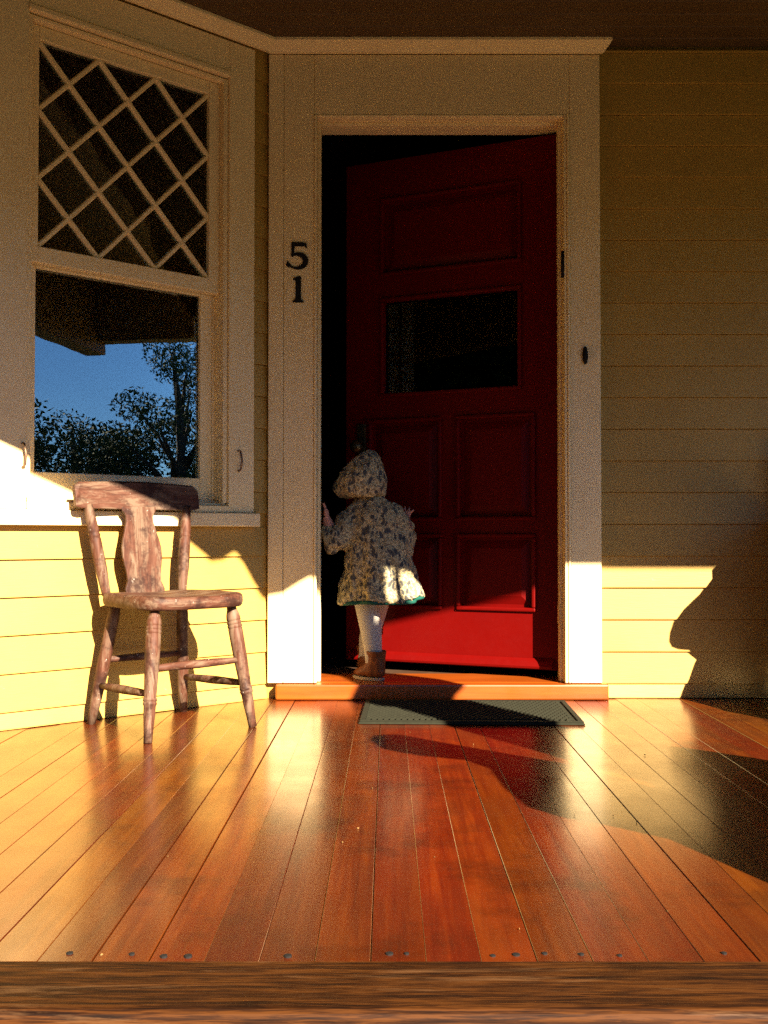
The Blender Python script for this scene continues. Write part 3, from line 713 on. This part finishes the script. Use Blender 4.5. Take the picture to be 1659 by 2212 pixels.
remesh(b.build('hood', 'paisley', person, smooth=True), .0055, 4, [(.06, .022), (.03, .006)])

# ------------------------------------------------------------------ made-up seats out of view, shaped to cast shadows into it
def shade_poly(pts, X):      # outline in the plane x = X of a board whose shadow has these corners on the floor or wall
    out = []
    for (x, y, z) in pts:
        s = (X - x) / to_sun.x; out.append((y + s * to_sun.y, z + s * to_sun.z))
    return out
S2 = [(.681, 1.808, 0), (.576, 2.07, 0), (.47, 2.17, 0), (.395, 2.22, 0), (.322, 2.312, 0), (.285, 2.50, 0), (.272, 2.696, 0), (.215, 2.797, 0), (.083, 2.856, 0), (-.012, 2.94, 0), (-.058, 3.08, 0), (-.045, 3.14, 0), (-.005, 3.16, 0), (.140, 3.022, 0), (.268, 2.912, 0), (.450, 2.748, 0), (.765, 2.27, 0), (.83, 2.10, 0)]
X2 = 1.0  # invented bench; its end boards follow the floor shadow's outline
poly = shade_poly(S2, X2)
ymin = min(p[0] for p in poly)
settle = empty('shadow_bench', (1.25, 1.7, 0)); tag(settle, 'unseen added seat with end boards cut to cast the floor shadow', 'bench', 'added shadow casters')
mb = MB().prism(poly + [(1.95, .004), (1.80, .004), (1.72, .10), (1.50, .10), (1.42, .004), (1.30, .004)], 'x', X2, X2 + .04); mb.build('end_board', 'settle_brown', settle)
MB().prism(poly + [(1.95, .004), (1.80, .004), (1.72, .10), (1.50, .10), (1.42, .004), (1.30, .004)], 'x', X2 + .62, X2 + .66).build('end_board', 'settle_brown', settle)
MB().box(X2 + .041, X2 + .619, 1.46, 1.95, .36, .40).build('seat', 'settle_brown', settle, bevel=.004)
MB().box(X2 + .041, X2 + .619, 1.44, 1.475, .12, .64).build('backrest', 'settle_brown', settle, bevel=.004)
W = [(1.245, 3.86, .489), (1.243, 3.86, .455), (1.20, 3.86, .40), (1.135, 3.86, .34), (1.10, 3.86, .295), (1.082, 3.86, .25), (1.076, 3.86, .215), (1.085, 3.86, .193), (1.11, 3.86, .183), (1.15, 3.86, .18), (1.165, 3.86, .165), (1.185, 3.86, .148), (1.175, 3.86, .13), (1.15, 3.86, .07), (1.114, 3.86, .0), (1.165, 3.72, 0), (1.20, 3.58, 0), (1.289, 3.423, 0)]
X3 = 1.46  # invented settle; its end boards are cut from the wall shadow
poly = shade_poly(W, X3)
y3 = poly[-1][0]
settle2 = empty('shadow_settle', (1.9, 3.5, 0)); tag(settle2, 'unseen added settle with end boards cut to cast the wall shadow', 'bench', 'added shadow casters')
poly = [(3.80, .70)] + poly + [(y3 - .01, .004), (y3 + .12, .004), (y3 + .17, .08), (3.66, .08), (3.70, .004), (3.80, .004)]
for x in (X3, X3 + .95): MB().prism(poly, 'x', x, x + .035).build('end_board', 'settle_brown', settle2)
MB().box(X3 + .036, X3 + .949, 3.30, 3.76, .30, .33).build('seat', 'settle_brown', settle2, bevel=.004)
MB().box(X3 + .036, X3 + .949, 3.765, 3.79, .10, .95).build('backrest', 'settle_brown', settle2, bevel=.004)

# ------------------------------------------------------------------ garden trees and hedges mirrored in the window, plus unseen trees added to block sky
def leaves(mb, c, rad, n, size, fn=None):
    for _ in range(n):
        while True:
            p = Vector((random.uniform(-1, 1), random.uniform(-1, 1), random.uniform(-1, 1)))
            if p.length <= 1: break
        p = Vector((p.x * rad[0], p.y * rad[1], p.z * rad[2])) + Vector(c)
        a = Vector((random.gauss(0, 1), random.gauss(0, 1), random.gauss(0, 1))).normalized(); bb = a.orthogonal().normalized(); s = size * random.uniform(.6, 1.4)
        mb.add([p - a * s, p + bb * s * .45, p + a * s, p - bb * s * .45], [(0, 1, 2, 3)])
def tree(x, y, h, cr, mat, label, cat='tree', clumps=26, per=240, size=.085, bare=.3, grp='garden trees'):
    root = empty('garden_tree', (x, y, -.78)); tag(root, label, cat, grp)
    tr = MB(); z0 = -.80; pts = [(x, y, z0), (x + .05, y, z0 + h * .25), (x - .05, y + .08, z0 + h * .55), (x, y, z0 + h * .85)]
    tr.tube(pts, [h * .035, h * .028, h * .018, h * .006], 9); cm = MB()
    for i in range(clumps):
        a = random.uniform(0, 2 * math.pi); zz = random.uniform(bare, 1.0); rr = cr * math.sin(math.pi * min(1, (zz - bare) / (1 - bare) * .8 + .2)) * random.uniform(.3, 1)
        c = (x + rr * math.cos(a), y + rr * math.sin(a), z0 + zz * h)
        tr.tube([(x, y, z0 + h * max(.2, zz - .25)), ((x + c[0]) / 2, (y + c[1]) / 2, z0 + h * (zz - .1)), c], [h * .012, h * .008, h * .003], 5)
        q = cr * random.uniform(.22, .42); leaves(cm, c, (q, q, q * .75), per, size)
    tr.build('trunk', 'trunk_bark', root, smooth=True); cm.build('crown', mat, root)
def conifer(x, y, h, r, label):
    root = empty('conifer_tree', (x, y, -.78)); tag(root, label, 'tree', 'garden trees')
    MB().tube([(x, y, -.8), (x, y, -.8 + h)], [h * .025, h * .004], 8).build('trunk', 'trunk_bark', root)
    cm = MB()
    for i in range(60):
        zz = (i + .5) / 60; rr = r * (1 - zz) ** .8 * random.uniform(.6, 1.1); a = i * 2.4
        leaves(cm, (x + rr * .6 * math.cos(a), y + rr * .6 * math.sin(a), -.6 + h * (.08 + .9 * zz)), (rr * .55 + .05, rr * .55 + .05, h * .03), 60, .09)
    cm.build('crown', 'needle', root)
tree(13.5, .9, 7.6, 2.4, 'leaf_dark', 'broad dark leafy tree closest to the porch end', clumps=34, per=560, size=.045)
tree(18.5, -4.0, 6.0, 1.9, 'leaf_mid', 'loose mid green tree with open crown on the lawn', clumps=26, per=480, size=.045)
tree(24.0, -9.6, 5.6, 1.8, 'leaf_olive', 'thin olive tree standing beyond the hedge', clumps=18, per=220, size=.055)
tree(27.0, -16.5, 6.6, 2.0, 'leaf_olive', 'sparse olive tree at the far end of the hedge', clumps=16, per=130)
tree(-1.6, -6.6, 7.6, 2.1, 'leaf_dark', 'tall dense dark tree added beside the path to block sky light', clumps=60, per=170, size=.17, bare=.12)  # unseen; added so less sky light reaches the door
tree(-5.2, -5.0, 8.0, 2.6, 'leaf_dark', 'tall dark tree with a wide crown added to block sky light', clumps=70, per=170, size=.18, bare=.1)  # also unseen, put there to dim the doorway's skylight
for (tx_, ty_, th_, lb_) in ((2.2, -12.5, 6.4, 'mid green tree added across the lawn to block low sky'), (6.4, -13.5, 6.9, 'bushy mid green tree added behind the lawn to block low sky'), (10.5, -11.5, 6.0, 'short bushy tree added near the hedge to block low sky'), (-2.6, -13.5, 7.2, 'tall bushy tree added behind the path tree to block low sky')):  # unseen row added to hide low sky and cut fill light
    tree(tx_, ty_, th_, 2.4, 'leaf_mid', lb_, clumps=60, per=150, size=.17, bare=.08)
tree(-7.4, -4.0, 8.4, 2.9, 'leaf_dark', 'largest dense dark tree, added to darken the door glass reflection', clumps=80, per=170, size=.18, bare=.08)  # unseen; added so the door glass mirrors dark foliage
tree(-8.0, -1.0, 7.0, 2.6, 'leaf_dark', 'dense dark tree added past the porch end to block sky light', clumps=60, per=170, size=.18, bare=.1)  # unseen; added to block skylight from the left
conifer(25.5, -12.0, 5.4, .7, 'narrow dark conifer rising above the hedge')
def hedge(x, y, rad, mat, label):
    root = empty('hedge_shrub', (x, y, -.78)); tag(root, label, 'shrub', 'hedge shrubs along the garden edge')
    st = MB(); cm = MB()
    for i in range(5):
        a = random.uniform(0, 6.28); st.tube([(x, y, -.8), (x + rad * .4 * math.cos(a), y + rad * .4 * math.sin(a), rad * .9)], [.05, .015], 5)
    st.build('stem', 'trunk_bark', root)
    for i in range(24):
        a = random.uniform(0, 6.28); q = random.uniform(.1, .8) * rad
        leaves(cm, (x + q * math.cos(a), y + q * math.sin(a), -.7 + random.uniform(.12, 2.35) * rad), (rad * .5, rad * .5, rad * .38), 240, .065)
    cm.build('foliage', mat, root)
for i in range(13):
    hedge(20.5 + 2.2 * math.sin(i * .9) * .6, 1.0 - i * 1.75, random.uniform(1.55, 2.0), ('leaf_dark', 'leaf_mid')[i % 2], 'dense leafy shrub in the long garden hedge')

# ------------------------------------------------------------------ bits of leaf and grit on the boards
mb = MB()
for i in range(18):
    x = random.uniform(-.6, .75); y = random.uniform(1.36, 3.2); s = random.uniform(.001, .003); a = random.uniform(0, 3.1)
    c, d = math.cos(a) * s, math.sin(a) * s
    mb.loft([[(x - c, y - d, .0015), (x + d * .5, y - c * .5, .0015), (x + c, y + d, .0015), (x - d * .5, y + c * .5, .0015)], [(x - c * .8, y - d * .8, .0035), (x + d * .4, y - c * .4, .004), (x + c * .8, y + d * .8, .003), (x - d * .4, y + c * .4, .0035)]])
tag(mb.build('leaf_litter', 'debris'), 'tiny dry bits scattered on the floor boards', 'debris', kind='stuff')
